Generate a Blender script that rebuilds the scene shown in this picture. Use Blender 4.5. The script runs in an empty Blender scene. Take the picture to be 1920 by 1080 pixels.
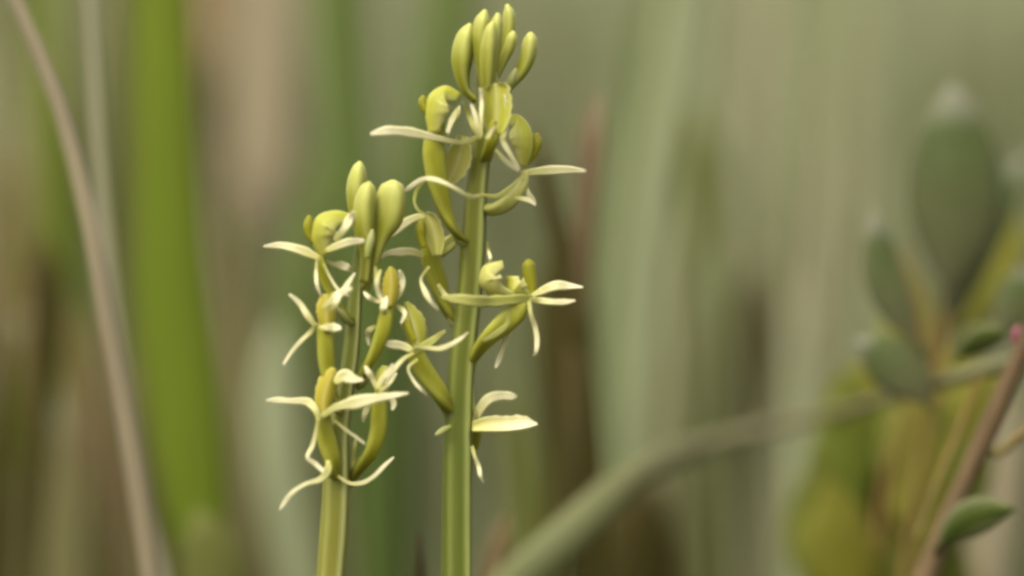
import bpy, math, random
from mathutils import Vector, Matrix, noise

random.seed(7)
# ------------------------------------------------------------------ camera, world, sun, exposure
D = 0.40            # metres from the lens to the plane of sharp focus (the orchids)
H = 0.12            # height of the lens above the moss
LENS, SENSOR = 150.0, 36.0
S = D * SENSOR / LENS / 1920.0      # metres per photograph pixel at the focus plane

scn = bpy.context.scene
cam_d = bpy.data.cameras.new('camera')
cam = bpy.data.objects.new('camera', cam_d)
scn.collection.objects.link(cam)
cam.location = (0, -D, H)
cam.rotation_euler = (math.radians(90), 0, 0)
cam_d.lens, cam_d.sensor_width = LENS, SENSOR
cam_d.clip_start, cam_d.clip_end = 0.01, 1000
cam_d.dof.use_dof = True
cam_d.dof.focus_distance = D - 0.0015
cam_d.dof.aperture_fstop = 8.0
scn.camera = cam

SUN_EL, SUN_AZ = math.radians(58), math.radians(-35)
w = bpy.data.worlds.new('World'); scn.world = w; w.use_nodes = True
nt = w.node_tree; nt.nodes.clear()
sky = nt.nodes.new('ShaderNodeTexSky'); sky.sky_type = 'NISHITA'; sky.sun_disc = False
sky.sun_elevation = SUN_EL; sky.sun_rotation = math.pi - SUN_AZ
sky.air_density = 1.0; sky.dust_density = 4.0; sky.ozone_density = 1.0
hsv = nt.nodes.new('ShaderNodeHueSaturation'); hsv.inputs['Saturation'].default_value = 0.18   # cloud cover greys the sky
bg = nt.nodes.new('ShaderNodeBackground'); bg.inputs['Strength'].default_value = 0.15
wo = nt.nodes.new('ShaderNodeOutputWorld')
nt.links.new(sky.outputs[0], hsv.inputs['Color']); nt.links.new(hsv.outputs[0], bg.inputs[0]); nt.links.new(bg.outputs[0], wo.inputs[0])
sd = bpy.data.lights.new('sun', 'SUN'); sd.energy = 1.4; sd.angle = math.radians(30); sd.color = (1, 0.96, 0.9)
sun = bpy.data.objects.new('sun', sd); scn.collection.objects.link(sun)
sun.rotation_euler = (math.radians(90) - SUN_EL, 0, SUN_AZ)

scn.view_settings.view_transform = 'Standard'; scn.view_settings.look = 'None'
scn.view_settings.exposure = 1.05; scn.view_settings.gamma = 1.0
scn.view_settings.use_curve_mapping = False
scn.render.engine = 'CYCLES'
scn.cycles.use_denoising = True
scn.cycles.max_bounces = 8; scn.cycles.diffuse_bounces = 4; scn.cycles.transmission_bounces = 6
scn.cycles.pixel_filter_type = 'BLACKMAN_HARRIS'; scn.cycles.filter_width = 3.2   # the photograph is soft

# ------------------------------------------------------------------ helpers
COL = scn.collection
def lin(c):
    return tuple(((x/255)/12.92 if x/255 <= 0.04045 else ((x/255+0.055)/1.055)**2.4) for x in c)

def P(u, v, dy=0.0):
    """photograph pixel -> point at dy millimetres behind the focus plane"""
    d = D + dy*0.001; k = S*d/D
    return Vector(((u-960)*k, dy*0.001, H + (540-v)*k))
def PX(dy=0.0): return S*(D+dy*0.001)/D

def mat(name, base, tip=None, edge=None, edge_amt=0.6, rough=0.55, trans=0.0, sss=0.0, var=0.25, nscale=(900, 900, 150), bump=0.15, spec=0.2, hue=None, mid=None, streak=3.0):
    m = bpy.data.materials.new(name); m.use_nodes = True
    n = m.node_tree; n.nodes.clear(); L = n.links.new
    out = n.nodes.new('ShaderNodeOutputMaterial')
    pb = n.nodes.new('ShaderNodeBsdfPrincipled')
    pb.inputs['Roughness'].default_value = rough
    pb.inputs['Specular IOR Level'].default_value = spec
    ramp = n.nodes.new('ShaderNodeValToRGB')
    if hue:
        a = n.nodes.new('ShaderNodeAttribute'); a.attribute_name = 'hue'
        e = ramp.color_ramp.elements
        while len(e) < len(hue): e.new(0.5)
        for i, c in enumerate(hue):
            e[i].position = i/(len(hue)-1); e[i].color = (*lin(c), 1)
    else:
        a = n.nodes.new('ShaderNodeAttribute'); a.attribute_name = 'tone'
        e = ramp.color_ramp.elements
        e[0].color = (*lin(base), 1); e[1].color = (*lin(tip or base), 1)
        if mid:
            q = e.new(mid[0]); q.color = (*lin(mid[1]), 1)
    L(a.outputs['Fac'], ramp.inputs[0])
    col = ramp.outputs[0]
    if edge:
        b = n.nodes.new('ShaderNodeAttribute'); b.attribute_name = 'edge'
        mx = n.nodes.new('ShaderNodeMix'); mx.data_type = 'RGBA'
        mul = n.nodes.new('ShaderNodeMath'); mul.operation = 'MULTIPLY'; mul.inputs[1].default_value = edge_amt
        L(b.outputs['Fac'], mul.inputs[0]); L(mul.outputs[0], mx.inputs['Factor'])
        L(col, mx.inputs['A']); mx.inputs['B'].default_value = (*lin(edge), 1)
        col = mx.outputs['Result']
    tc = n.nodes.new('ShaderNodeTexCoord'); mp = n.nodes.new('ShaderNodeMapping'); mp.inputs['Scale'].default_value = nscale
    blo = n.nodes.new('ShaderNodeTexNoise'); blo.inputs['Scale'].default_value = 1.0; blo.inputs['Detail'].default_value = 4
    L(tc.outputs['Object'], mp.inputs[0]); L(mp.outputs[0], blo.inputs['Vector'])
    at1 = n.nodes.new('ShaderNodeAttribute'); at1.attribute_name = 'ang'
    at2 = n.nodes.new('ShaderNodeAttribute'); at2.attribute_name = 'tone'
    oi = n.nodes.new('ShaderNodeObjectInfo')
    m1 = n.nodes.new('ShaderNodeMath'); m1.operation = 'MULTIPLY'; m1.inputs[1].default_value = 22.0; L(at1.outputs['Fac'], m1.inputs[0])
    m2 = n.nodes.new('ShaderNodeMath'); m2.operation = 'MULTIPLY'; m2.inputs[1].default_value = streak; L(at2.outputs['Fac'], m2.inputs[0])
    m3 = n.nodes.new('ShaderNodeMath'); m3.operation = 'MULTIPLY'; m3.inputs[1].default_value = 60.0; L(oi.outputs['Random'], m3.inputs[0])
    cx = n.nodes.new('ShaderNodeCombineXYZ'); L(m1.outputs[0], cx.inputs[0]); L(m2.outputs[0], cx.inputs[1]); L(m3.outputs[0], cx.inputs[2])
    stn = n.nodes.new('ShaderNodeTexNoise'); stn.inputs['Scale'].default_value = 1.0; stn.inputs['Detail'].default_value = 3
    L(cx.outputs[0], stn.inputs['Vector'])
    nz = n.nodes.new('ShaderNodeMix'); nz.inputs['Factor'].default_value = 0.5
    L(blo.outputs['Fac'], nz.inputs['A']); L(stn.outputs['Fac'], nz.inputs['B'])
    hs = n.nodes.new('ShaderNodeHueSaturation')
    mr = n.nodes.new('ShaderNodeMapRange'); mr.inputs['From Min'].default_value = 0.32; mr.inputs['From Max'].default_value = 0.68
    mr.inputs['To Min'].default_value = 1-var; mr.inputs['To Max'].default_value = 1+var
    L(nz.outputs['Result'], mr.inputs[0]); L(mr.outputs[0], hs.inputs['Value']); L(col, hs.inputs['Color'])
    L(hs.outputs[0], pb.inputs['Base Color'])
    if bump:
        bp = n.nodes.new('ShaderNodeBump'); bp.inputs['Strength'].default_value = bump; bp.inputs['Distance'].default_value = 0.0003
        L(nz.outputs['Result'], bp.inputs['Height']); L(bp.outputs[0], pb.inputs['Normal'])
    if sss:
        pb.inputs['Subsurface Weight'].default_value = sss
        pb.inputs['Subsurface Radius'].default_value = (1.0, 0.9, 0.25)
        pb.inputs['Subsurface Scale'].default_value = 0.0008
    sh = pb.outputs[0]
    if trans:
        tr = n.nodes.new('ShaderNodeBsdfTranslucent'); L(hs.outputs[0], tr.inputs[0])
        ms = n.nodes.new('ShaderNodeMixShader'); ms.inputs[0].default_value = trans
        L(pb.outputs[0], ms.inputs[1]); L(tr.outputs[0], ms.inputs[2]); sh = ms.outputs[0]
    L(sh, out.inputs[0])
    return m

def make_obj(name, verts, faces, material, parent=None, attrs=None, origin=None, smooth=True):
    o0 = origin if origin is not None else Vector((0, 0, 0))
    me = bpy.data.meshes.new(name)
    me.from_pydata([tuple(v-o0) for v in verts], [], faces)
    if smooth: me.polygons.foreach_set('use_smooth', [True]*len(me.polygons))
    for k, vals in (attrs or {}).items():
        at = me.attributes.new(k, 'FLOAT', 'POINT'); at.data.foreach_set('value', vals)
    me.materials.append(material)
    o = bpy.data.objects.new(name, me); COL.objects.link(o)
    if parent is not None: o.parent = parent
    elif origin is not None: o.location = o0
    return o

def tag(o, label=None, cat=None, group=None, kind=None):
    if label: o['label'] = label
    if cat: o['category'] = cat
    if group: o['group'] = group
    if kind: o['kind'] = kind
    return o

def empty(name, loc):
    o = bpy.data.objects.new(name, None); COL.objects.link(o); o.location = loc
    o.empty_display_size = 0.01
    return o

def resample(rows, n):
    """smooth curve (non-uniform Catmull-Rom) through rows of (Vector, *floats) -> n+1 rows"""
    m = len(rows); nc = len(rows[0])
    ds = [0.0]
    for i in range(1, m): ds.append(ds[-1] + max(1e-9, (rows[i][0]-rows[i-1][0]).length))
    def slope(i, j):
        if i == 0: return (rows[1][j]-rows[0][j])/(ds[1]-ds[0])
        if i == m-1: return (rows[m-1][j]-rows[m-2][j])/(ds[m-1]-ds[m-2])
        h0, h1 = ds[i]-ds[i-1], ds[i+1]-ds[i]
        return ((rows[i][j]-rows[i-1][j])/h0*h1 + (rows[i+1][j]-rows[i][j])/h1*h0)/(h0+h1)
    out = []
    for k in range(n+1):
        x = ds[-1]*k/n; i = 0
        while i < m-2 and ds[i+1] < x: i += 1
        h = ds[i+1]-ds[i]; t = (x-ds[i])/h
        h00 = 2*t**3-3*t*t+1; h10 = t**3-2*t*t+t; h01 = -2*t**3+3*t*t; h11 = t**3-t*t
        row = []
        for j in range(nc):
            v = rows[i][j]*h00 + slope(i, j)*(h10*h) + rows[i+1][j]*h01 + slope(i+1, j)*(h11*h)
            row.append(v if j == 0 else max(v, 5e-6))
        out.append(row)
    return out

def frames(pts, depth=Vector((0, 1, 0))):
    fr = []
    n = len(pts)
    for i in range(n):
        T = (pts[min(n-1, i+1)]-pts[max(0, i-1)])
        if T.length < 1e-9: T = Vector((0, 0, 1))
        T.normalize()
        Y = depth - T*depth.dot(T)
        if Y.length < 0.15: Y = Vector((0, 0.3, 1)) - T*Vector((0, 0.3, 1)).dot(T)
        Y.normalize()
        fr.append((T, Y, T.cross(Y)))
    return fr

def round_sec(seg, ridges=0, amp=0.0, sharp=3):
    s = []
    for k in range(seg):
        a = 2*math.pi*k/seg
        c = abs(math.cos(ridges*a/2))**sharp if ridges else 0
        r = 1 + amp*(c-0.4)
        s.append((math.cos(a)*r, math.sin(a)*r, c))
    return s
def leaf_sec(cup=0.35, th=0.10, k=4):
    """thin curved leaf section: x across, y normal; edge = 1 at the margins"""
    top, bot = [], []
    for i in range(k+1):
        x = -1 + 2*i/k
        y = cup*(x*x-0.4)
        tt = th*(1-0.75*x*x)
        top.append((x, y+tt, abs(x)**3)); bot.append((x, y-tt, abs(x)**3))
    return top + bot[::-1]
def sepal_sec():
    """narrow tepal with rolled-back margins"""
    return [(-1, -0.18, 1), (-0.75, 0.22, .6), (-0.3, 0.42, .1), (0.3, 0.42, .1), (0.75, 0.22, .6), (1, -0.18, 1), (0.6, -0.28, .5), (0, -0.02, 0), (-0.6, -0.28, .5)]

def sweep(name, rows, sec, material, parent, origin, n=24, depth_ratio=1.0, twist=(0, 0), jitter=0.0, depth=Vector((0, 1, 0))):
    rs = resample(rows, n)
    pts = [r[0] for r in rs]
    fr = frames(pts, depth)
    V, F, tone, edge, ang = [], [], [], [], []
    ns = len(sec)
    for i, (r, (T, Y, X)) in enumerate(zip(rs, fr)):
        t = i/n
        a = math.radians(twist[0] + (twist[1]-twist[0])*t)
        hw = r[1]; hd = r[2] if len(r) > 2 else hw*depth_ratio
        ca, sa = math.cos(a), math.sin(a)
        jit = 1 + jitter*noise.noise(pts[i]*900)
        for q, (x, y, e) in enumerate(sec):
            ang.append(abs(2*q/ns-1))
            px, py = x*hw*jit, y*hd*jit
            V.append(pts[i] + X*(px*ca-py*sa) + Y*(px*sa+py*ca)); tone.append(t); edge.append(min(1, max(0, e)))
    for i in range(n):
        for k in range(ns):
            k2 = (k+1) % ns
            F.append((i*ns+k, i*ns+k2, (i+1)*ns+k2, (i+1)*ns+k))
    F.append(tuple(range(ns-1, -1, -1))); F.append(tuple(n*ns+k for k in range(ns)))
    return make_obj(name, V, F, material, parent, {'tone': tone, 'edge': edge, 'ang': ang}, origin)

def rows_px(pts, dy0, hwdef=4):
    """(u, v[, hw[, dy]]) in photograph pixels / mm -> sweep rows"""
    out = []
    for p in pts:
        dy = dy0 + (p[3] if len(p) > 3 else 0.0)
        out.append((P(p[0], p[1], dy), (p[2] if len(p) > 2 else hwdef)*PX(dy)))
    return out

# ------------------------------------------------------------------ the ground
M_ground = mat('moss_litter', (70, 66, 40), hue=None, rough=0.9, var=0.6, nscale=(60, 60, 60), bump=0.6)
def ground():
    V, F = [], []
    xs = [-300, -60, -15, -5, -2.5] + [-1.6+0.05*i for i in range(65)] + [2.5, 5, 15, 60, 300]
    ys = [-300, -60, -15, -5, -2, -1.2] + [-0.8+0.05*i for i in range(90)] + [4.5, 6, 10, 20, 60, 300]
    for y in ys:
        for x in xs:
            near = max(0, 1-max(abs(x)/4, abs(y)/6))
            z = 0.012*noise.noise(Vector((x*6, y*6, 0)))*near - 0.004
            V.append(Vector((x, y, z)))
    nx = len(xs)
    for j in range(len(ys)-1):
        for i in range(nx-1):
            F.append((j*nx+i, j*nx+i+1, (j+1)*nx+i+1, (j+1)*nx+i))
    o = make_obj('ground', V, F, M_ground, None, {'tone': [0.5]*len(V)})
    tag(o, 'mossy fen ground under the grass', 'ground', kind='structure')
ground()

# ------------------------------------------------------------------ grass masses nobody could count
def grass_mass(name, label, count, place, material, hmin, hmax, wmin, wmax, lean, cat='grass', segs=5):
    V, F, tone, hue = [], [], [], []
    for _ in range(count):
        x, y, hs, hv, ws = place()
        h = random.uniform(hmin, hmax)*hs; wd = random.uniform(wmin, wmax)*ws
        az = random.uniform(0, 2*math.pi); ln = random.gauss(0, lean)*h; fa = random.uniform(0, math.pi)
        dx, dy = math.cos(az), math.sin(az)
        wx, wy = math.cos(fa), math.sin(fa)
        b = len(V)
        for i in range(segs+1):
            t = i/segs
            c = Vector((x + dx*ln*t*t, y + dy*ln*t*t, h*t*(1-0.18*abs(ln/h)*t)-0.01))
            hw = wd*0.5*(1-t**2.5)*(0.75+0.5*t) + 0.0001
            k = 0.35*hw
            V += [c + Vector((wx*hw, wy*hw, 0)), c + Vector((-wy*k, wx*k, 0)), c - Vector((wx*hw, wy*hw, 0))]
            tone += [t]*3; hue += [hv]*3
        for i in range(segs):
            q = b + i*3
            F += [(q, q+1, q+4, q+3), (q+1, q+2, q+5, q+4)]
    o = make_obj(name, V, F, material, None, {'tone': tone, 'hue': hue})
    tag(o, label, cat, kind='stuff')
    return o

def field_hue(x, y):
    return 0.5 + 0.5*noise.noise(Vector((x*5, y*2.2, 3.1)))

M_meadow = mat('meadow_blades', (0, 0, 0), hue=[(112, 102, 70), (130, 126, 84), (132, 138, 92), (170, 168, 132), (186, 178, 148)], rough=0.6, trans=0.35, var=0.12, nscale=(40, 40, 12), bump=0)
def place_far():
    # pale blades ripple over the right of the fen, greener and browner ones on the left
    y = 0.55 + 3.6*random.random()**1.3
    half = (y+D)*0.26 + 0.15
    x = random.uniform(-half, half)
    s = x/(y+D)                       # bearing from the path
    k = 0.67 if s > 0.02 else (0.67*(s+0.06)/0.08 + 0.42*(0.02-s)/0.08 if s > -0.06 else 0.42)
    hv = k + 0.30*noise.noise(Vector((x*4, y*2, 1.7))) + random.gauss(0, 0.10)
    return x, y, (0.13 + 0.078*(y+D))*random.uniform(0.7, 1.35), min(1, max(0, hv)), 1.0
grass_mass('meadow_grass', 'pale out of focus fen grass filling the distance', 15000, place_far, M_meadow, 1.0, 1.0, 0.004, 0.009, 0.16)

M_turf = mat('turf_blades', (0, 0, 0), hue=[(96, 78, 50), (92, 92, 48), (86, 104, 46), (110, 122, 62)], rough=0.6, trans=0.3, var=0.2, nscale=(60, 60, 20), bump=0)
def place_turf():
    y = random.uniform(-0.30, 0.9)
    x = random.uniform(-0.45, 0.45)
    hv = 0.5 + 0.5*noise.noise(Vector((x*9, y*9, 7))) + random.gauss(0, 0.12)
    # the turf thins to stubble where the photographer looks through
    hs = 1.0 if y > 0.02 else (0.8 if y > -0.12 else 0.5)
    return x, y, hs, min(1, max(0, hv)), 0.7
grass_mass('turf_grass', 'short green and brown turf around the orchid stems', 9000, place_turf, M_turf, 0.03, 0.065, 0.002, 0.0045, 0.35, segs=3)

# ------------------------------------------------------------------ single blades, stems and dead leaves behind
def rgbmat(name, c, tipc=None, trans=0.35, var=0.16, rough=0.6, ns=(260, 260, 40)):
    return mat(name, c, tipc, rough=rough, trans=trans, var=var, nscale=ns, bump=0.1, spec=0.08)
MB = {
 'green':  rgbmat('blade_green', (98, 116, 28), (112, 124, 38)),
 'sedge':  rgbmat('blade_sedge', (74, 96, 36), (110, 122, 64)),
 'olive':  rgbmat('blade_olive', (92, 94, 40), (108, 110, 54)),
 'sage':   rgbmat('blade_sage', (128, 138, 90), (160, 162, 122)),
 'pale':   rgbmat('blade_pale', (140, 136, 102), (164, 158, 126)),
 'straw':  rgbmat('blade_straw', (122, 110, 82), (128, 116, 88), trans=0.25),
 'mauve':  rgbmat('blade_mauve', (116, 104, 76), (160, 146, 116), trans=0.2),
 'brown':  rgbmat('blade_brown', (88, 74, 40), (114, 96, 64), trans=0.2),
 'brownup': mat('blade_brown_upright', (54, 56, 14), (116, 92, 66), mid=(0.74, (64, 58, 20)), rough=0.6, trans=0.2, var=0.16, nscale=(260, 260, 40), bump=0.1),
 'umber':  rgbmat('blade_umber', (46, 45, 12), (60, 53, 20), trans=0.1),  # also colours the dark leaves that stand in for shaded gaps
 'bent':   mat('blade_bent', (78, 104, 24), (128, 128, 86), mid=(0.79, (128, 120, 88)), rough=0.6, trans=0.3, var=0.12, nscale=(260, 260, 260), bump=0.1),
 'dull':   rgbmat('blade_dull', (98, 92, 56), (116, 110, 70), trans=0.2),
 'dark':   rgbmat('blade_dark', (40, 34, 18), (48, 40, 20), trans=0.05),
}
LEAF = leaf_sec(0.30, 0.07)
STALK = round_sec(10, 5, 0.12)
def blade(name, label, cat, m, pts, d0, d1=None, stalk=False, ground_to=True, group=None, ratio=1.0, tw=(0, 0), arch=False):
    """a blade listed from its root side upward; distances in metres from the lens; grows from the moss"""
    d1 = d0 if d1 is None else d1
    rows = []
    n = len(pts)
    for i, p in enumerate(pts):
        d = d0 + (d1-d0)*i/max(1, n-1)
        if len(p) > 3: d = p[3]
        dy = (d-D)*1000
        rows.append((P(p[0], p[1], dy), p[2]*PX(dy)))
    if ground_to:
        a, b = rows[0], rows[1]
        v = a[0]-b[0]
        if abs(v.z) > 1e-4:
            k = min(1.0, (a[0].z+0.006)/max(1e-4, abs(v.z)))
        else: k = 0
        foot = Vector((a[0].x + max(-0.03, min(0.03, v.x*k*0.6)), a[0].y, -0.006))
        rows.insert(0, (foot, a[1]*0.75))
    foot = rows[0][0].copy()
    # deepen the cup sideways so that the blade is never a flat card
    o = sweep(name, rows, STALK if stalk else LEAF, m, None, foot, n=28, depth_ratio=1.0 if stalk else 1.0, twist=tw)
    return tag(o, label, cat, group)

G1 = 'out of focus blades behind the orchids'
# left side
blade('dry_stem', 'slender mauve dry stem bowing over beside a paler straight stem', 'stem', MB['mauve'],
      [(285, 1085, 20), (262, 920, 21), (235, 770, 20), (203, 600, 18), (165, 400, 16), (105, 180, 14), (30, 0, 13), (-60, -170, 9), (-180, -330, 3)], 0.43, 0.425, stalk=True)
blade('grass_stem', 'pale grey green grass stem rising beside the bowed mauve stem', 'stem', MB['pale'],
      [(305, 1085, 15), (272, 950, 15), (243, 770, 15), (212, 560, 14), (192, 350, 13), (178, 100, 13), (165, -120, 11), (140, -420, 3)], 0.445, stalk=True)
blade('broad_blade', 'broad bright green blade, widest of the leaves beside the dry stems', 'blade', MB['green'],
      [(385, 1085, 38), (372, 960, 56), (350, 800, 68), (325, 600, 70), (312, 300, 58), (303, 0, 52), (300, -300, 40), (310, -700, 3)], 0.475, tw=(-15, 20))
blade('olive_blade', 'olive brown blade close along the broad bright green blade', 'blade', MB['olive'],
      [(300, 1085, 30), (270, 700, 34), (250, 300, 32), (238, 0, 26), (225, -420, 3)], 0.53)
blade('light_blade', 'light green narrow blade behind the bowed mauve stem', 'blade', MB['green'],
      [(140, 900, 20), (120, 500, 26), (98, 200, 26), (92, 0, 24), (95, -400, 3)], 0.56)
blade('dead_leaf', 'broad pinkish straw dead leaf hanging down behind the shorter orchid', 'leaf', MB['straw'],
      [(430, 1085, 22, 0.72), (440, 400, 24, 0.72), (455, -300, 34, 0.70), (480, -480, 44, 0.66), (500, -300, 54, 0.62), (498, 0, 58, 0.60), (496, 220, 60, 0.59), (492, 360, 52, 0.585), (486, 450, 6, 0.58)], 0.6)
blade('dead_leaf', 'brown withered leaf tip drooping next to the broad green blade', 'leaf', MB['brown'],
      [(380, 1085, 16, 0.74), (380, 300, 20, 0.74), (390, -250, 26, 0.7), (396, -380, 28, 0.66), (398, -200, 32, 0.63), (396, 0, 34, 0.61), (394, 100, 26, 0.60), (392, 165, 4, 0.595)], 0.6)
blade('sedge_blade', 'dark green sedge blade directly behind the top of the shorter orchid', 'blade', MB['sedge'],
      [(700, 1085, 26), (690, 700, 38), (668, 420, 46), (650, 200, 46), (640, 0, 40), (632, -250, 30), (640, -600, 3)], 0.53, tw=(10, -20))
blade('sedge_blade', 'green sedge blade crossing behind both flower spikes', 'blade', MB['sedge'],
      [(720, 1085, 48), (722, 900, 50), (735, 650, 46), (765, 400, 44), (815, 150, 44), (845, 0, 40), (880, -200, 28), (930, -500, 3)], 0.545, tw=(-10, 15))
blade('pale_blade', 'pale sage blade between the two dark sedge blades', 'blade', MB['sage'],
      [(750, 700, 26), (748, 250, 32), (745, 0, 30), (750, -350, 4)], 0.66)
blade('sedge_blade', 'short dark sedge blade at the shoulder of the shorter orchid', 'blade', MB['sedge'],
      [(575, 1085, 24), (565, 800, 34), (560, 600, 44), (580, 450, 38), (605, 320, 22), (625, 230, 3)], 0.56)
blade('dead_leaf', 'dull grey brown dead leaf low between broad green blade and shorter orchid', 'leaf', MB['dull'],
      [(470, 1085, 46), (460, 900, 52), (455, 700, 46), (452, 560, 36), (440, 440, 18), (425, 380, 3)], 0.55)
blade('pale_blade', 'pale sage blade low beside the stem of the shorter orchid', 'blade', MB['sage'],
      [(560, 1085, 40), (535, 940, 46), (520, 800, 48), (515, 690, 34), (520, 600, 4)], 0.53)
blade('shade_gap_leaf', 'dark olive leaf standing in for a shaded gap low behind the bowed mauve stem', 'leaf', MB['umber'],  # shade between the grasses, put in as a dark leaf
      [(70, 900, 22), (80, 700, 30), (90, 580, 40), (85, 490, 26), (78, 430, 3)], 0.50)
blade('dead_leaf', 'rusty brown dead leaf low behind the bowed mauve stem', 'leaf', MB['brown'],
      [(175, 1085, 40), (170, 900, 44), (165, 740, 36), (160, 640, 22), (150, 570, 3)], 0.55)
blade('dead_leaf', 'tan dead leaf lowest at the foot of the two dry stems', 'leaf', MB['dull'],
      [(110, 1085, 80), (105, 960, 74), (95, 860, 50), (80, 770, 4)], 0.52)
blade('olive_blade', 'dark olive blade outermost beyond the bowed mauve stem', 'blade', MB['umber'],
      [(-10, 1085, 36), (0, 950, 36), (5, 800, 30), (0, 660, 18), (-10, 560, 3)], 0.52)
blade('pale_blade', 'grey sage narrow blade under the bowed mauve stem', 'blade', MB['sage'],
      [(135, 1085, 8), (112, 820, 18), (78, 680, 18), (40, 590, 3)], 0.53)
blade('dead_leaf', 'brown dead leaf far beyond the bowed mauve stem', 'leaf', MB['brown'],
      [(30, 800, 30), (25, 500, 40), (10, 350, 34), (-10, 260, 3)], 0.62)
blade('dead_leaf', 'dull straw dead leaf standing before the foot of the broad green blade', 'leaf', MB['olive'],
      [(400, 1090, 62), (395, 1050, 60), (385, 1000, 44), (372, 950, 4)], 0.462)
# between and right of the orchids
blade('dark_stub', 'short blackish broken stem standing between the two orchids', 'stem', MB['dark'],
      [(787, 1090, 9), (787, 1050, 9), (786, 1020, 8), (785, 1000, 5)], 0.425, stalk=True)
blade('dead_leaf', 'upright reddish brown dead blade with a blunt tip behind the taller orchid', 'blade', MB['brownup'],
      [(1062, 1085, 18), (1070, 900, 18), (1080, 700, 18), (1092, 500, 19), (1100, 400, 20), (1110, 280, 20), (1116, 215, 18), (1119, 180, 5)], 0.464)
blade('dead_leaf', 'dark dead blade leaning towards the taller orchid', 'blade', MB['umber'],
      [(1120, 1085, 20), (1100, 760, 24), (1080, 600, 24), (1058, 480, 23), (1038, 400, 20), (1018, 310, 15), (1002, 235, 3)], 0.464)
blade('shade_gap_leaf', 'broad dark brown leaf standing in for the shade beside the middle flowers of the taller orchid', 'leaf', MB['umber'],  # dark leaf colour stands for a shaded gap in the grass
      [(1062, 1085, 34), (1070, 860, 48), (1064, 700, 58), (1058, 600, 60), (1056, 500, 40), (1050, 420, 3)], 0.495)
blade('sedge_blade', 'green blade low beside the stem of the taller orchid', 'blade', MB['olive'],
      [(1000, 1085, 40), (985, 920, 38), (965, 800, 26), (945, 700, 3)], 0.53)
blade('dead_leaf', 'small rusty leaf tip at the foot of the taller orchid', 'leaf', MB['brown'],
      [(925, 1090, 24), (932, 1040, 22), (942, 1000, 14), (950, 965, 3)], 0.455)
blade('bent_blade', 'long pale grass blade bent over sideways above the dark low leaves', 'blade', MB['bent'],
      [(975, 1085, 40, .450), (1080, 990, 38, .450), (1170, 905, 33, .456), (1250, 862, 25, .466), (1380, 818, 15, .48), (1560, 775, 12, .47), (1740, 725, 13, .445), (1920, 672, 14, .435), (2060, 640, 4, .43)], 0.5)
blade('pale_blade', 'pale sage blade slanting up behind the reddish brown dead blade', 'blade', MB['sage'],
      [(1185, 1085, 22), (1170, 800, 28), (1172, 600, 32), (1195, 400, 28), (1245, 120, 26), (1275, -100, 20), (1310, -450, 3)], 0.56, tw=(0, 20))
blade('sedge_blade', 'slender sage green blade along the slanting pale sage blade', 'blade', MB['sedge'],
      [(1150, 1085, 14), (1140, 800, 16), (1155, 520, 18), (1190, 250, 18), (1225, 0, 16), (1270, -350, 3)], 0.60)
blade('olive_blade', 'olive blade ending in a soft point beyond the pale sage blade', 'blade', MB['olive'],
      [(1330, 1085, 20), (1335, 800, 26), (1345, 600, 30), (1335, 430, 44), (1315, 320, 44), (1300, 240, 26), (1290, 180, 3)], 0.58)
blade('red_stem', 'thin reddish stem in front of the pale sage blade', 'stem', MB['brown'],
      [(1240, 1085, 9), (1252, 800, 9), (1262, 620, 9), (1265, 500, 7), (1262, 420, 3)], 0.56, stalk=True)
blade('dead_leaf', 'dark curled dead leaf standing in for a shaded gap between pale sage blade and leafy shrub', 'leaf', MB['umber'],  # leaf darkened to stand for the shade between grasses here
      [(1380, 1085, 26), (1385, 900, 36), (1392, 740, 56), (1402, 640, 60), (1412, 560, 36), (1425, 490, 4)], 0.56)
blade('dead_leaf', 'dark leaf standing in for the shaded gap under the long bent blade', 'leaf', MB['umber'],  # added dark leaf: the gap's shade is in its colour
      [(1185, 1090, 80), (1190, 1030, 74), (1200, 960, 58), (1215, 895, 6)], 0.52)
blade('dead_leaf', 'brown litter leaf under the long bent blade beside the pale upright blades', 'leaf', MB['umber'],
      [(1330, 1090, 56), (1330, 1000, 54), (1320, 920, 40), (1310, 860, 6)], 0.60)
blade('pale_blade', 'pale upright blade just before the leafy shrub', 'blade', MB['sage'],
      [(1500, 1085, 40), (1500, 950, 40), (1495, 800, 34), (1490, 640, 22), (1490, 520, 3)], 0.56)
blade('dead_leaf', 'pinkish dead leaf above the dark curled leaf', 'leaf', MB['mauve'],
      [(1440, 1085, 20, .7), (1440, 800, 40, .7), (1438, 620, 54, .7), (1430, 520, 44, .7), (1420, 440, 3, .7)], 0.7)

# thinner blades, soft streaks between and beyond the larger ones
def streaks(name, label, group, mk, count, u0, u1, d0, d1, w0, w1, top0, top1, lean):
    for _ in range(count):
        u = random.uniform(u0, u1); d = random.uniform(d0, d1); wd = random.uniform(w0, w1)
        top = random.uniform(top0, top1); sl = random.uniform(*lean)
        hgt = 1085-top; cv = random.uniform(-.06, .06)*hgt
        pts = [(u, 1085, wd*.8), (u+sl*hgt*.3+cv*.5, 1085-hgt*.3, wd), (u+sl*hgt*.6+cv, 1085-hgt*.6, wd), (u+sl*hgt*.85+cv*1.2, 1085-hgt*.85, wd*.7), (u+sl*hgt+cv*1.6, top, 2)]
        blade(name, label, 'blade', MB[mk], pts, d, group=group, tw=(random.uniform(-40, 40), random.uniform(-40, 40)))
streaks('pale_blade', 'thin pale sage blade in the blurred grass between taller orchid and shrub', 'thin pale blades beyond the taller orchid', 'sage', 16, 1120, 1620, .54, .80, 8, 20, -300, 350, (-.02, .16))
streaks('straw_blade', 'thin greyish straw blade in the blurred grass between taller orchid and shrub', 'thin straw blades beyond the taller orchid', 'mauve', 9, 1150, 1640, .56, .80, 7, 16, -250, 300, (-.08, .10))
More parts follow.
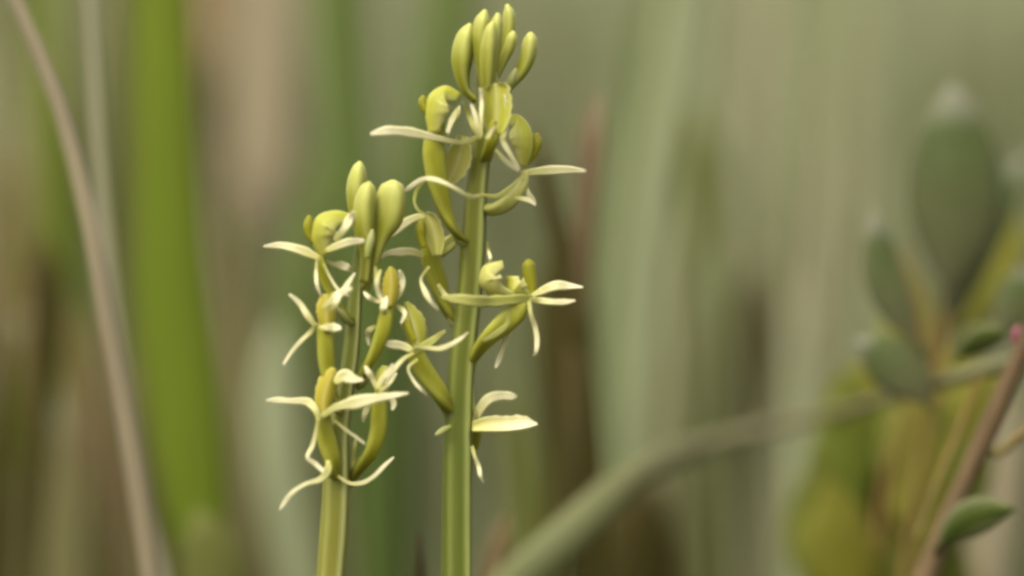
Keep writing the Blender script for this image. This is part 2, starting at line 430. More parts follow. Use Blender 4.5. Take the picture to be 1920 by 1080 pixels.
streaks('green_blade', 'thin green blade in the blurred grass between taller orchid and shrub', 'thin green blades beyond the taller orchid', 'sedge', 8, 1000, 1600, .56, .75, 7, 15, 100, 700, (-.05, .14))
streaks('straw_blade', 'thin greyish straw blade in the blurred grass around the bowed mauve stem', 'thin straw blades around the bowed stem', 'mauve', 9, -60, 560, .54, .75, 8, 18, -250, 500, (-.10, .06))
streaks('green_blade', 'thin green blade in the blurred grass around the bowed mauve stem', 'thin green blades around the bowed stem', 'green', 9, -60, 240, .54, .72, 8, 16, -250, 450, (-.10, .06))
streaks('brown_blade', 'thin brown blade low in the blurred grass around the bowed mauve stem', 'thin brown blades around the bowed stem', 'brown', 8, -40, 520, .52, .70, 10, 22, 420, 900, (-.12, .10))

# ------------------------------------------------------------------ the leafy shrub beside the orchids
M_wleaf = mat('shrub_leaf', (82, 78, 50), (150, 146, 124), mid=(0.8, (76, 86, 44)), edge=(118, 116, 84), edge_amt=0.2, rough=0.65, spec=0.1, trans=0.35, var=0.14, nscale=(300, 300, 300), bump=0.15)
M_wyel = mat('shrub_leaf_yellowing', (112, 110, 30), (124, 120, 42), edge=(146, 142, 70), edge_amt=0.3, rough=0.6, spec=0.1, trans=0.45, var=0.14, nscale=(300, 300, 300), bump=0.15)
M_wgreen = mat('shrub_leaf_green', (92, 104, 30), (108, 112, 38), edge=(128, 128, 64), edge_amt=0.3, rough=0.6, spec=0.1, trans=0.4, var=0.14, nscale=(300, 300, 300), bump=0.15)
M_wdark = mat('shrub_leaf_dark', (54, 64, 16), (62, 72, 20), edge=(158, 152, 116), edge_amt=0.4, rough=0.6, spec=0.1, trans=0.2, var=0.14, nscale=(300, 300, 300), bump=0.15)
M_bark = mat('shrub_bark', (96, 86, 46), (70, 48, 30), mid=(0.5, (106, 88, 56)), rough=0.7, var=0.3, nscale=(400, 400, 200), bump=0.5)
M_bark2 = mat('shrub_twig', (104, 98, 46), (122, 92, 48), rough=0.7, var=0.25, nscale=(400, 400, 200), bump=0.4)
M_pink = mat('shrub_bud_pink', (120, 40, 60), (150, 90, 96), rough=0.5, var=0.2)
def shrub():
    root = empty('leafy_shrub', P(1690, 1080, 30) * 1.0)
    root.location.z = 0
    o0 = root.location.copy()
    tag(root, 'leafy shrub with red brown stems and oval grey green and yellowing leaves', 'shrub')
    def prow(pts, d):
        out = []
        for p in pts:
            dd = (p[3] if len(p) > 3 else d); dy = (dd-D)*1000
            out.append((P(p[0], p[1], dy), p[2]*PX(dy)))
        return out
    def stem(pts, d, m, foot=None):
        rows = prow(pts, d)
        if foot is not None: rows.insert(0, (Vector(foot), rows[0][1]*1.15))
        return sweep('branch', rows, round_sec(10, 4, .06), m, root, o0, n=30, jitter=0.25)
    main = stem([(1735, 1085, 22), (1790, 945, 20), (1842, 830, 19), (1885, 730, 20), (1925, 640, 15), (1985, 480, 12), (2030, 250, 8), (2050, 60, 3)], .425, M_bark, (0.036, 0.03, -0.005))
    stem([(1700, 1085, 10), (1720, 900, 9), (1745, 760, 9), (1768, 640, 9), (1776, 560, 8), (1780, 500, 4)], .466, M_bark2, (0.036, 0.05, -0.005))
    stem([(1640, 1085, 8), (1660, 900, 8), (1690, 780, 7), (1735, 660, 7), (1722, 560, 6), (1690, 470, 3)], .468, M_bark2, (0.034, 0.06, -0.005))
    stem([(1842, 835, 8), (1870, 850, 8), (1905, 822, 7), (1950, 790, 4)], .425, M_bark2)
    stem([(1720, 1010, 7, .432), (1760, 900, 7, .432), (1800, 800, 6, .433), (1840, 700, 4, .434)], .43, M_bark2)
    def leaf(base, tip, hw, m, d, bend=0.12, dd=0.0, tw=0, curl=0.0):
        bx, by = base; tx, ty = tip
        nx, ny = -(ty-by), (tx-bx)
        prof = [(0, .07), (.08, .10), (.2, .52), (.4, .92), (.58, 1.0), (.76, .80), (.9, .42), (1, .05)]
        pts = []
        for t, wv in prof:
            b = bend*math.sin(math.pi*t)
            pts.append((bx+(tx-bx)*t+nx*b, by+(ty-by)*t+ny*b, hw*wv, d+dd*t+curl*math.sin(math.pi*t)))
        lf = sweep('leaf', prow(pts, d), leaf_sec(.28, .045, 6), m, root, o0, n=18, twist=(tw, tw*0.4))
        mid = sweep('midrib', [(r[0]+Vector((0, -0.0002, 0)), r[1]*0.0+0.00022) for r in prow(pts, d)], round_sec(6), m, lf, o0, n=14)
        return lf
    leaf((1772, 575), (1787, 160), 88, M_wleaf, .452, .03, .006, 10)
    leaf((1778, 650), (1935, 285), 46, M_wleaf, .458, -.08, .012, 35)
    leaf((1735, 665), (1640, 398), 40, M_wleaf, .440, -.08, .006, -12)
    leaf((1745, 770), (1602, 640), 52, M_wleaf, .438, .10, .004, -8)
    leaf((1770, 640), (1905, 400), 40, M_wyel, .468, .12, .010, 30)
    leaf((1690, 780), (1665, 480), 50, M_wyel, .485, .10, .010, -10)
    leaf((1790, 680), (1888, 622), 26, M_wdark, .432, -.12, -.004, 15)
    leaf((1870, 640), (1915, 500), 40, M_wleaf, .445, .05, .004, 10)
    leaf((1752, 1035), (1900, 955), 36, M_wdark, .424, -.14, -.004, 20)
    spots = [(1585, 690, 60), (1650, 630, 70), (1810, 640, 70), (1735, 690, 74), (1885, 690, 60), (1540, 830, 64), (1620, 800, 80), (1760, 780, 84), (1860, 800, 56),
             (1495, 960, 60), (1560, 900, 70), (1690, 860, 86), (1800, 870, 70), (1640, 940, 80), (1740, 950, 80), (1540, 1010, 64), (1600, 1010, 70), (1690, 1020, 80), (1475, 960, 60), (1640, 700, 56), (1700, 760, 80),
             (1530, 820, 60), (1560, 850, 74), (1500, 900, 74), (1620, 880, 80), (1660, 990, 84), (1590, 820, 66), (1750, 1010, 76), (1780, 940, 70), (1540, 930, 80), (1600, 950, 84)]
    for i, (tx, ty, hw) in enumerate(spots):
        ln = random.uniform(280, 340); an = math.radians((tx-1690)*0.16 + random.uniform(-10, 10))
        b = (tx - math.sin(an)*ln*0.8, ty + math.cos(an)*ln)
        leaf(b, (tx, ty), hw, M_wgreen if (tx < 1640 and i % 3 != 1) or i % 5 == 3 else M_wyel, .464 + .024*random.random(), random.uniform(-.08, .08), random.uniform(0, .010), random.uniform(-18, 18))
    # pink bud at the bend of the main stem
    sweep('bud', prow([(1900, 645, 4), (1903, 634, 6), (1906, 622, 7), (1909, 610, 2)], .422), round_sec(8), M_pink, root, o0, n=8)
shrub()
# grass and dead leaves seen past the shrub
blade('grass_stem', 'straw grass stem low beyond the shrub stem', 'stem', MB['mauve'],
      [(1850, 1085, 30), (1870, 980, 34), (1885, 880, 30), (1895, 800, 20), (1900, 720, 3)], 0.54)

# ------------------------------------------------------------------ the two fen orchids
M_stem = mat('orchid_stem', (88, 90, 18), (104, 102, 14), edge=(150, 154, 84), edge_amt=0.85, rough=0.5, sss=0.3, var=0.16, nscale=(700, 700, 90), bump=0.25, spec=0.25, mid=(0.74, (86, 94, 22)))
M_stemB = mat('orchid_stem_yellowish', (134, 138, 76), (96, 106, 30), edge=(168, 168, 106), edge_amt=0.8, rough=0.45, sss=0.3, var=0.16, nscale=(700, 700, 90), bump=0.25, spec=0.25, mid=(0.70, (122, 116, 40)))
M_ovary = mat('orchid_ovary', (108, 106, 14), (136, 134, 22), edge=(152, 152, 66), edge_amt=0.5, rough=0.5, sss=0.3, var=0.16, nscale=(700, 700, 120), bump=0.2)
M_bud = mat('orchid_bud', (96, 94, 10), (170, 168, 88), edge=(166, 166, 84), edge_amt=0.5, rough=0.45, sss=0.35, var=0.10, nscale=(600, 600, 160), bump=0.12, mid=(0.55, (126, 126, 34)))
M_tepal = mat('orchid_tepal', (190, 184, 94), (232, 222, 180), edge=(206, 200, 138), edge_amt=0.3, rough=0.5, trans=0.2, sss=0.0, var=0.08, nscale=(800, 800, 200), bump=0.1, mid=(0.5, (224, 216, 160)))
M_olivetepal = mat('orchid_tepal_greenish', (148, 148, 58), (176, 172, 94), edge=(182, 178, 110), edge_amt=0.4, rough=0.5, trans=0.2, var=0.10, nscale=(800, 800, 200), bump=0.1)
M_lip = mat('orchid_lip', (152, 152, 26), (178, 174, 58), edge=(216, 210, 140), edge_amt=0.75, rough=0.5, trans=0.22, var=0.12, nscale=(800, 800, 300), bump=0.15)
M_lippale = mat('orchid_lip_pale', (172, 168, 70), (188, 182, 96), edge=(208, 204, 140), edge_amt=0.7, rough=0.5, trans=0.25, var=0.10, nscale=(800, 800, 300), bump=0.15)
M_lipgold = mat('orchid_lip_golden', (158, 144, 18), (178, 164, 48), edge=(208, 194, 116), edge_amt=0.7, rough=0.5, trans=0.22, var=0.12, nscale=(800, 800, 300), bump=0.15)
M_column = mat('orchid_column', (136, 132, 26), (120, 116, 20), rough=0.5, sss=0.3, var=0.12)
M_bract = mat('orchid_bract', (140, 144, 62), (182, 180, 118), rough=0.5, trans=0.25, var=0.1)
M_basal = mat('orchid_leaf', (120, 136, 50), (130, 146, 60), rough=0.4, trans=0.25, var=0.12, nscale=(200, 200, 60))
SEP = sepal_sec()

def channel_obj(name, rows, bulge, arc, material, parent, origin, n=20, wavy=0.10, squash=0.62, th=0.00012):
    """trough shaped lip: a U section swept along its midrib; bulge = direction of the keel"""
    rs = resample(rows, n)
    pts = [r[0] for r in rs]
    V, F, tone, edge, ang = [], [], [], [], []
    m = 10
    for i, r in enumerate(rs):
        T = (pts[min(n, i+1)]-pts[max(0, i-1)]).normalized()
        B = bulge if isinstance(bulge, Vector) else None
        if B is None:
            # keel on the outer side of the bend
            mid = (pts[0]+pts[-1])*0.5
            B = pts[i]-mid + Vector((0, 0, 1e-6))
        B = B - T*B.dot(T); B.normalize(); X = T.cross(B)
        hw = r[1]
        wav = 1 + wavy*math.sin(i*1.9)*(i/n) + wavy*0.6*noise.noise(pts[i]*1500)
        for lay in (0, 1):
            rng = range(m+1) if lay == 0 else range(m, -1, -1)
            for k in rng:
                a = -arc + 2*arc*k/m
                e = abs(k/m*2-1)
                rr = hw*(1 + (wav-1)*e*e) - (th*(1-0.6*e) if lay else 0)
                ox, oy = math.sin(a)*rr*squash, (math.cos(a)-1)*rr
                if lay: oy -= 0
                ang.append(k/m)
                V.append(pts[i] + X*ox + B*(oy - (th if lay else 0)*0.5)); tone.append(i/n); edge.append(max(e**3, .8*max(0.0, 1-4*e)))  # cream margin, plus a pale keel line painting the light through the rim
    ns = 2*(m+1)
    for i in range(n):
        for k in range(ns):
            k2 = (k+1) % ns
            F.append((i*ns+k, i*ns+k2, (i+1)*ns+k2, (i+1)*ns+k))
    F.append(tuple(range(ns-1, -1, -1))); F.append(tuple(n*ns+k for k in range(ns)))
    return make_obj(name, V, F, material, parent, {'tone': tone, 'edge': edge, 'ang': ang}, origin)

def stem_sec():
    """five unequal wings; the strongest is the palest"""
    w = [.55, .25, 1.0, .3, .5]
    out = []
    for k in range(45):
        a = 2*math.pi*k/45
        j = int(round(a/(2*math.pi/5))) % 5
        c = abs(math.cos(2.5*a))**5*w[j]
        r = .93 + .2*c
        out.append((math.cos(a)*r, math.sin(a)*r, c))
    return out

class Orchid:
    def __init__(s, label, foot, stem, mstem):
        s.o = Vector(foot); s.root = empty('fen_orchid', s.o)
        tag(s.root, label, 'orchid', None)
        rows = [(Vector(foot)+Vector((0, 0, -0.004)), 34*S), (Vector(foot)+Vector((0, 0, 0.02)), 33*S)] + rows_px(stem, 0)
        s.stem = sweep('stem', rows, stem_sec(), mstem, s.root, s.o, n=70, depth_ratio=0.95, twist=(50, 98), jitter=0.05)
    def bud(s, pts, dy, m=None, twist=30):
        """pts from stalk to tip"""
        return sweep('bud', rows_px(pts, dy), round_sec(24, 3, .26), m or M_bud, s.root, s.o, n=26, depth_ratio=.95, twist=(0, twist))
    def bract(s, pts, dy, parent=None):
        return sweep('bract', rows_px(pts, dy), leaf_sec(.5, .12), M_bract, s.root, s.o, n=12)
    def flower(s, ovary, dy, m=None):
        """ovary and its stalk, from the stem outward; tepals and lip are its children"""
        s.dy = dy
        s.f = sweep('flower', rows_px(ovary, dy), round_sec(18, 3, .28), m or M_ovary, s.root, s.o, n=26, twist=(0, 140))
        # the small pointed bract under each flower stalk
        b0, b1 = ovary[0], ovary[1]
        dx, dv = b1[0]-b0[0], b1[1]-b0[1]
        d0 = (b0[3] if len(b0) > 3 else 0)
        sg = 1 if dx > 0 else -1
        s.bract([(b0[0]-dx*.15, b0[1]+8, 5, d0), (b0[0]+dx*.25+sg*5, b0[1]+dv*.2+4, 8, d0-.8), (b0[0]+dx*.5+sg*9, b0[1]+dv*.55, 6, d0-1.2), (b0[0]+dx*.7+sg*13, b0[1]+dv*.85-3, 1, d0-1.4)], dy)
        return s.f
    def tep(s, name, pts, m=None, tw=(0, 0), dy=0.0):
        q = [(p[0]+random.uniform(-1.6, 1.6), p[1]+random.uniform(-1.6, 1.6), p[2]*random.uniform(.76, .94), (p[3] if len(p) > 3 else 0)+random.uniform(-.35, .35)) for p in pts]
        a = random.uniform(-6, 8)
        return sweep(name, rows_px(q, s.dy+dy), SEP, m or M_tepal, s.f, s.o, n=24, twist=(tw[0]+a, tw[1]+a+random.uniform(-14, 14)), jitter=.2)
    def lip(s, pts, bulge=None, arc=100, m=None, squash=.62, wavy=.1, dy=0.0):
        return channel_obj('lip', rows_px(pts, s.dy+dy), bulge, math.radians(arc), m or M_lip, s.f, s.o, squash=squash, wavy=wavy)
    def col(s, pts, dy=0.0):
        return sweep('column', rows_px(pts, s.dy+dy), round_sec(12, 2, .1), M_column, s.f, s.o, n=12)
    def basal(s):
        for sx, ln in ((-1, 0.07), (1, 0.062)):
            f = s.o
            rows = [(f+Vector((sx*.0005, 0.001*sx, 0.0)), .003), (f+Vector((sx*.003, .002*sx, .02)), .004), (f+Vector((sx*.012, .004*sx, .04)), .009),
                    (f+Vector((sx*.028, .006*sx, .052)), .010), (f+Vector((sx*.045, .008*sx, .055)), .006), (f+Vector((sx*.056, .009*sx, .052)), .0006)]
            sweep('leaf', rows, leaf_sec(.5, .05, 6), M_basal, s.root, s.o, n=20)

NEAR, FAR, UP = Vector((0, -1, 0)), Vector((0, 1, 0)), Vector((0, 0, 1))

# ---------------- the taller orchid
def tall():
    fx = P(856, 1080).x
    A = Orchid('taller fen orchid with thick ridged green stem and a crown of buds on top', (fx, 0.001, 0),
        [(857, 1080, 31), (858, 900, 30), (861, 760, 29), (868, 660, 27), (880, 560, 26), (888, 450, 26), (892, 370, 24), (901, 290, 21), (908, 210, 18), (911, 150, 21), (915, 105, 23), (920, 70, 17), (922, 48, 5)], M_stem)
    A.basal()
    # crown of buds
    A.bud([(893, 190, 6), (876, 172, 8), (868, 142, 14), (868, 110, 20), (871, 82, 19), (877, 58, 13), (882, 44, 3)], -3)
    A.bud([(908, 168, 5), (904, 130, 9), (901, 95, 12), (902, 60, 15), (906, 35, 13), (910, 18, 3)], -3.5)
    A.bud([(918, 166, 5), (924, 130, 9), (928, 90, 12), (931, 55, 12), (933, 35, 9), (934, 24, 3)], -4.5)
    A.bud([(930, 120, 8), (948, 80, 11), (955, 45, 12), (954, 22, 10), (950, 8, 3)], -1)
    A.bud([(928, 150, 7), (946, 110, 9), (957, 85, 10), (961, 68, 9), (963, 58, 3)], -2)
    A.bud([(925, 190, 6), (948, 170, 9), (963, 152, 11), (980, 130, 13), (990, 105, 15), (994, 82, 14), (995, 68, 10), (994, 60, 3)], -1.5)
    A.bud([(912, 175, 6), (914, 140, 12), (916, 105, 15), (919, 75, 14), (922, 50, 9), (925, 40, 3)], -5.5)
    A.bract([(935, 168, 4), (955, 155, 8), (963, 140, 7), (968, 128, 2)], -3.2)
    A.bract([(928, 182, 5), (929, 160, 7), (929, 145, 5), (930, 134, 1.5)], -4)
    # upper flower on the shorter orchid's side
    A.flower([(872, 452, 7, 2), (850, 428, 9), (834, 398, 13), (824, 362, 17), (817, 315, 20), (816, 275, 20), (820, 245, 15), (828, 228, 8)], -3)
    A.lip([(866, 176, 16), (836, 160, 38), (806, 176, 44), (797, 212, 40), (804, 252, 20)], None, 95, dy=-1, squash=.6, wavy=.05)
    A.lip([(868, 255, 10), (862, 290, 24), (850, 325, 20), (838, 345, 8)], FAR, 80, M_lippale, dy=2, squash=1)
    A.col([(806, 215, 7), (795, 200, 8), (792, 188, 7), (796, 180, 4)], -1)
    A.tep('sepal', [(895, 258, 5, 2), (865, 268, 5, 1), (830, 262, 6, 0), (798, 253, 9, -1), (755, 246, 11, -2), (720, 246, 10, -2.5), (695, 250, 3, -3)], dy=-1)
    A.tep('sepal', [(860, 205, 5), (848, 228, 7), (838, 250, 4)], dy=-2)
    A.tep('petal', [(838, 255, 3), (846, 232, 5), (858, 212, 5), (862, 200, 2)], dy=1)
    A.tep('petal', [(905, 368, 4, 1), (870, 362, 4, -3), (845, 350, 5, -3.5), (815, 337, 5, -3), (788, 338, 5, -2), (768, 350, 5, -1), (757, 362, 2, 0)], dy=0)
    A.tep('petal', [(795, 342, 3), (780, 360, 3.5), (776, 378, 3.5), (786, 394, 3.5), (800, 404, 2)], M_olivetepal, dy=1)
    # upper flower facing out
    A.flower([(905, 300, 8, 4), (918, 278, 10, 0), (927, 258, 11, -1), (929, 240, 9, -1)], -4)
    A.lip([(928, 252, 14), (930, 225, 27), (931, 195, 30), (930, 172, 27), (929, 160, 20), (928, 156, 6)], FAR, 75, dy=-1.5, squash=1.0)
    A.col([(925, 250, 6), (924, 238, 7), (927, 226, 5)], -3)
    A.tep('sepal', [(900, 262, 3), (896, 240, 5), (890, 215, 6), (884, 195, 2)], dy=-2)
    A.tep('sepal', [(912, 262, 4), (922, 246, 5), (930, 235, 2)], dy=-4)
    A.tep('sepal', [(944, 262, 3), (950, 235, 5), (952, 205, 6), (945, 178, 2)], dy=-2)
    A.tep('petal', [(868, 190, 2), (878, 215, 5), (890, 240, 6), (898, 258, 3)], M_olivetepal, dy=0)
    A.tep('petal', [(902, 260, 3), (903, 220, 4), (903, 185, 4), (900, 165, 2)], M_tepal, dy=-3)
    # upper flower turned away from the shorter orchid
    A.flower([(900, 385, 8, 2), (925, 392, 12), (950, 380, 14), (970, 362, 12), (984, 340, 9), (986, 322, 6)], -1, M_olivetepal)
    A.lip([(944, 220, 12), (970, 214, 30), (994, 238, 40), (999, 278, 36), (986, 316, 14)], None, 95, dy=0, squash=.6, wavy=.05)
    A.col([(985, 305, 7), (1000, 285, 9), (1006, 265, 10), (1003, 250, 6)], 1)
    A.tep('sepal', [(975, 325, 4), (990, 323, 6), (1020, 319, 9), (1055, 318, 9), (1080, 320, 8), (1098, 321, 3)], dy=0)
    A.tep('sepal', [(936, 236, 4), (944, 262, 5), (958, 290, 6), (975, 318, 4)], dy=-1)
    A.tep('sepal', [(930, 280, 3), (944, 298, 5), (960, 310, 6), (972, 322, 4)], dy=-2)
    A.tep('petal', [(982, 330, 4), (972, 342, 5), (962, 350, 4), (955, 362, 2)], dy=-2)
    A.tep('petal', [(985, 345, 3), (990, 362, 5), (1000, 378, 6), (1006, 382, 2)], dy=0)
    A.tep('petal', [(965, 372, 3), (980, 372, 6), (995, 378, 6), (1004, 384, 2)], M_tepal, dy=-2)
    A.tep('petal', [(905, 366, 3), (930, 368, 5), (955, 352, 5), (975, 335, 3)], M_olivetepal, dy=-3)
    # middle flower between the two spikes
    A.flower([(868, 620, 8, 1), (845, 590, 11, 0), (828, 555, 15), (816, 515, 18), (808, 475, 17), (806, 450, 12), (808, 436, 8)], 1)
    A.lip([(820, 480, 10), (818, 455, 18), (812, 428, 20), (804, 408, 14), (798, 400, 6)], FAR, 80, M_lippale, dy=-2, squash=.9)
    A.col([(795, 465, 6), (790, 445, 8), (789, 425, 9), (791, 412, 5)], -3)
    A.tep('sepal', [(800, 406, 4), (785, 408, 7), (762, 418, 9), (745, 430, 8), (732, 444, 3)], dy=-1)
    A.tep('sepal', [(795, 482, 5), (775, 474, 8), (750, 472, 9), (728, 476, 7), (712, 482, 3)], dy=-1)
    A.tep('sepal', [(815, 480, 6), (832, 470, 12), (848, 452, 13), (858, 438, 4)], M_olivetepal, dy=1)
    A.tep('petal', [(818, 475, 4), (835, 455, 6), (848, 440, 6), (852, 425, 2)], M_olivetepal, dy=0)
    A.tep('petal', [(806, 500, 3), (790, 524, 4), (795, 545, 6), (808, 565, 6), (824, 582, 3)], dy=-3)
    A.tep('petal', [(822, 535, 3), (832, 552, 5), (846, 562, 5), (862, 566, 3)], dy=-3)
    # middle flower on the far side of the stem from the shorter orchid
    A.flower([(872, 700, 7, 3), (888, 668, 11, 1), (912, 635, 15, 0), (948, 605, 19), (972, 585, 18), (985, 562, 13), (988, 548, 8)], -2)
    A.lip([(966, 560, 10), (926, 558, 32), (898, 530, 40), (906, 499, 36), (942, 488, 14)], None, 95, M_lippale, dy=-1, squash=.7, wavy=.05)
    A.lip([(1002, 562, 10), (980, 566, 34), (950, 552, 40), (948, 518, 22)], None, 95, dy=0, squash=.6, wavy=.05)
    A.col([(996, 560, 10), (995, 535, 11), (992, 508, 12), (990, 490, 8), (989, 486, 3)], 0)
    A.tep('sepal', [(995, 556, 4), (1012, 546, 8), (1040, 536, 10), (1070, 536, 8), (1092, 538, 2)], dy=-1)
    A.tep('sepal', [(993, 560, 4), (1012, 564, 8), (1040, 567, 8), (1062, 567, 6), (1078, 565, 2)], dy=-2)
    A.tep('sepal', [(1000, 558, 5, 0), (965, 562, 12, -1), (925, 566, 15, -2), (885, 564, 12, -3), (850, 560, 9, -3), (826, 556, 3, -3)], M_olivetepal, dy=-2)
    A.tep('petal', [(992, 562, 4), (996, 590, 5), (1003, 615, 6), (1008, 640, 6), (1003, 662, 5), (1001, 670, 3)], dy=-1)
    A.tep('petal', [(965, 590, 3), (955, 615, 5), (945, 648, 6), (935, 680, 6), (930, 690, 3)], dy=1)
    A.tep('petal', [(955, 580, 4), (952, 606, 6), (930, 625, 7), (905, 640, 4)], M_olivetepal, dy=-3)
    # lower flower leaning towards the shorter orchid
    A.flower([(848, 775, 10, 2), (828, 745, 15, 0), (805, 712, 17), (788, 680, 17), (778, 650, 16), (774, 630, 11)], -2)
    A.lip([(785, 655, 10), (780, 625, 22), (772, 598, 23), (766, 578, 12), (762, 566, 4)], NEAR, 75, dy=-1, squash=1.0)
    A.tep('sepal', [(782, 662, 5), (755, 650, 10), (732, 644, 10), (714, 642, 3)], M_tepal, dy=-2)
    A.tep('sepal', [(770, 664, 6), (795, 650, 9), (818, 634, 8), (836, 620, 3)], M_olivetepal, dy=-3)
    A.tep('petal', [(776, 650, 4), (800, 654, 4), (825, 653, 5), (850, 645, 5), (868, 632, 4), (878, 622, 2)], dy=-4)
    A.tep('petal', [(775, 662, 3), (755, 674, 5), (738, 694, 5), (722, 722, 3)], dy=-4)
    A.tep('petal', [(782, 672, 3), (766, 690, 3), (775, 712, 4), (790, 732, 4), (800, 742, 2)], dy=-4)
    A.col([(778, 640, 5), (768, 615, 6), (764, 595, 4)], -4)
    A.bract([(846, 800, 4), (834, 806, 7), (824, 812, 6), (816, 816, 2)], -2)
    # lowest flower, half hidden by the stem
    A.flower([(870, 880, 8, 3), (884, 840, 11, 2), (893, 805, 12, 2), (897, 782, 9, 2)], 1)
    A.tep('sepal', [(890, 800, 7), (900, 768, 10), (918, 748, 11), (945, 741, 11), (962, 742, 8), (970, 744, 3)], dy=-1)
    A.lip([(885, 806, 12), (915, 805, 19), (955, 804, 19), (985, 800, 16), (1008, 796, 3)], Vector((0, .7, -.7)), 80, M_tepal, dy=-2, squash=1.0)
    A.tep('petal', [(884, 835, 4), (890, 858, 4), (896, 875, 5), (902, 892, 4), (906, 906, 2)], dy=-2)
    A.tep('petal', [(882, 690, 2), (882, 720, 4), (885, 750, 5), (894, 785, 4)], M_olivetepal, dy=-1)
    A.tep('petal', [(912, 455, 2), (916, 470, 4), (918, 485, 4), (916, 496, 2)], dy=-2)
tall()

# ---------------- the shorter orchid
def short():
    fx = P(612, 1080).x
    B = Orchid('shorter fen orchid with yellowish stem and cream spidery flowers', (fx - 0.001, -0.002, 0),
        [(620, 1080, 28, -2), (629, 960, 29, -2), (632, 880, 27, -2), (636, 800, 23, -2), (648, 730, 18, -2), (659, 660, 17, -2), (664, 590, 16, -2), (669, 520, 15, -2), (680, 450, 13, -2), (690, 400, 10, -2), (695, 375, 4, -2)], M_stemB)
    B.basal()
    B.bud([(676, 500, 8), (676, 440, 10), (668, 385, 15), (669, 350, 18), (672, 325, 15), (674, 308, 8), (675, 302, 2)], -1)
    B.bud([(684, 530, 9), (688, 480, 11), (684, 425, 19), (684, 390, 20), (688, 362, 17), (691, 346, 10), (692, 340, 2)], -4)
    B.bud([(685, 545, 8), (700, 490, 13), (716, 445, 15), (731, 412, 26), (736, 380, 28), (737, 355, 24), (737, 342, 15), (737, 337, 4)], -3, twist=10)
    B.bract([(688, 485, 5), (692, 462, 8), (696, 445, 7), (698, 430, 2)], -6)
    # top flower with its open hood
    B.flower([(660, 600, 6, 1), (632, 570, 7), (612, 535, 8), (604, 505, 10), (602, 482, 9), (606, 470, 6)], -4)
    B.lip([(666, 404, 12), (630, 394, 36), (594, 406, 48), (583, 442, 42), (598, 486, 18)], None, 95, M_lip, dy=0, squash=.6, wavy=.05)
    B.col([(590, 455, 6), (580, 438, 8), (578, 420, 9), (581, 404, 4)], 0)
    B.tep('sepal', [(600, 486, 5), (578, 474, 9), (550, 466, 10), (522, 462, 8), (494, 462, 2)], dy=-1)
    B.tep('sepal', [(610, 472, 5), (632, 462, 9), (655, 455, 9), (682, 450, 4)], dy=-2)
    B.tep('sepal', [(628, 452, 5), (645, 430, 8), (658, 410, 9), (664, 398, 4)], M_tepal, dy=-3)
    B.tep('petal', [(596, 478, 2), (592, 505, 3.5), (596, 535, 3.5), (602, 558, 2)], dy=-2)
    B.tep('petal', [(606, 495, 2), (618, 520, 4), (636, 545, 4), (654, 556, 3)], dy=-1)
    B.tep('petal', [(604, 486, 4), (626, 496, 5), (640, 498, 8), (652, 502, 8), (662, 508, 3)], dy=1)
    B.tep('petal', [(620, 552, 3), (640, 545, 5), (655, 530, 5), (664, 512, 2)], dy=-2)
    # second flower, long golden ovary
    B.flower([(640, 770, 8, 1), (620, 735, 12), (612, 690, 15), (611, 640, 15), (611, 605, 13), (612, 580, 9)], -5)
    B.lip([(614, 622, 8), (612, 595, 18), (611, 570, 18), (614, 552, 8)], NEAR, 80, M_lipgold, dy=-1, squash=1)
    B.tep('sepal', [(592, 612, 4), (578, 592, 7), (562, 570, 7), (543, 551, 3)], dy=-1)
    B.tep('sepal', [(594, 605, 3), (584, 620, 5), (566, 638, 5), (548, 660, 5), (532, 684, 3)], dy=0)
    B.tep('sepal', [(596, 612, 4), (612, 613, 7), (628, 614, 9), (640, 616, 4)], dy=-3)
    B.tep('petal', [(604, 580, 4), (625, 560, 7), (645, 548, 8), (660, 540, 3)], dy=-2)
    B.tep('petal', [(618, 585, 3), (628, 570, 6), (634, 555, 6), (632, 545, 2)], dy=-3)
    # lowest flower with the long crossed sepals
    B.flower([(632, 905, 8, 2), (622, 870, 15, 0), (614, 830, 17), (609, 795, 15), (608, 770, 10)], -4, M_ovary)
    B.lip([(606, 785, 10), (606, 755, 17), (612, 725, 20), (622, 700, 14), (626, 690, 5)], NEAR, 80, M_lipgold, dy=-2, squash=1)
    B.tep('sepal', [(598, 790, 5), (592, 768, 8), (578, 754, 9), (545, 752, 8), (520, 751, 7), (500, 749, 2)], dy=-2)
    B.tep('sepal', [(602, 782, 5), (630, 765, 9), (665, 755, 13), (700, 748, 11), (735, 743, 7), (765, 738, 2)], M_tepal, dy=-4)
    B.tep('sepal', [(628, 718, 5), (645, 706, 14), (662, 712, 12), (682, 714, 3)], dy=-2)
    B.tep('petal', [(597, 785, 3), (592, 815, 5), (584, 838, 5), (576, 858, 5), (590, 872, 6), (610, 884, 5)], dy=-2)
    B.tep('petal', [(614, 862, 4), (614, 880, 8), (604, 895, 7), (572, 910, 5), (548, 926, 5), (534, 944, 5), (524, 956, 2)], dy=-3)
    B.tep('petal', [(626, 788, 2), (650, 808, 3), (672, 824, 3), (686, 834, 2)], dy=-3)
    B.tep('petal', [(630, 890, 4), (660, 906, 4), (680, 904, 5), (700, 892, 5), (722, 874, 5), (740, 856, 2)], dy=0)
    # golden flower towards the taller orchid
    B.flower([(672, 720, 7, 2), (692, 680, 10), (708, 645, 12), (722, 610, 14), (728, 580, 12), (732, 560, 8)], -4)
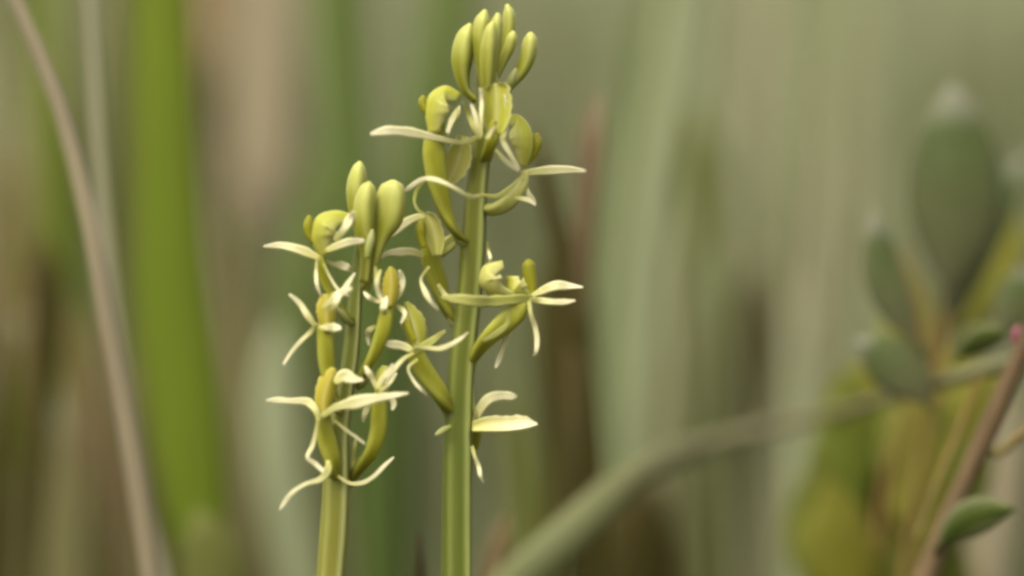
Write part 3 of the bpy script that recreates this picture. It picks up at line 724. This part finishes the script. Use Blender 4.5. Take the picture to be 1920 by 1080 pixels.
    B.lip([(730, 575, 8), (732, 550, 16), (733, 528, 17), (733, 508, 9), (732, 500, 3)], NEAR, 80, M_lipgold, dy=-1, squash=1)
    B.tep('sepal', [(722, 575, 4), (712, 548, 7), (706, 522, 7), (704, 500, 3)], M_olivetepal, dy=0)
    B.tep('sepal', [(738, 570, 4), (748, 548, 7), (752, 525, 7), (748, 508, 3)], dy=0)
    B.tep('sepal', [(722, 590, 4), (718, 578, 7), (722, 566, 6), (726, 556, 2)], dy=-3)
    B.tep('petal', [(718, 568, 3), (704, 565, 5), (692, 558, 5), (680, 548, 2)], dy=-1)
    B.tep('petal', [(738, 572, 3), (752, 578, 5), (760, 590, 5), (752, 606, 3)], dy=0)
    B.tep('petal', [(712, 505, 3), (708, 530, 5), (714, 556, 5), (722, 570, 2)], dy=-3)
    B.tep('petal', [(706, 612, 3), (694, 620, 6), (688, 632, 6), (692, 648, 3)], dy=2)
    # cream star flower low on the side of the taller orchid
    B.flower([(652, 905, 8, 3), (672, 878, 11, 1), (694, 848, 13), (708, 812, 15), (713, 775, 15), (714, 745, 12), (714, 730, 8)], -3)
    B.lip([(712, 745, 8), (716, 722, 15), (720, 700, 16), (722, 686, 6)], NEAR, 80, dy=-1, squash=1)
    B.tep('sepal', [(708, 730, 4), (700, 712, 7), (692, 698, 8), (684, 686, 3)], dy=-2)
    B.tep('sepal', [(708, 732, 4), (716, 712, 6), (730, 696, 7), (738, 684, 3)], dy=-3)
    B.tep('sepal', [(704, 740, 4), (694, 750, 7), (680, 752, 6), (668, 748, 2)], dy=-2)
    B.tep('petal', [(720, 738, 3), (732, 745, 6), (740, 755, 6), (736, 768, 3)], dy=-2)
    B.tep('petal', [(702, 756, 3), (692, 764, 6), (684, 776, 6), (680, 790, 2)], dy=1)
    B.tep('petal', [(712, 735, 3), (726, 722, 4), (738, 708, 4), (744, 700, 2)], dy=-2)
    B.tep('petal', [(668, 890, 3), (662, 865, 4), (664, 835, 4), (668, 815, 2)], M_olivetepal, dy=1)
short()
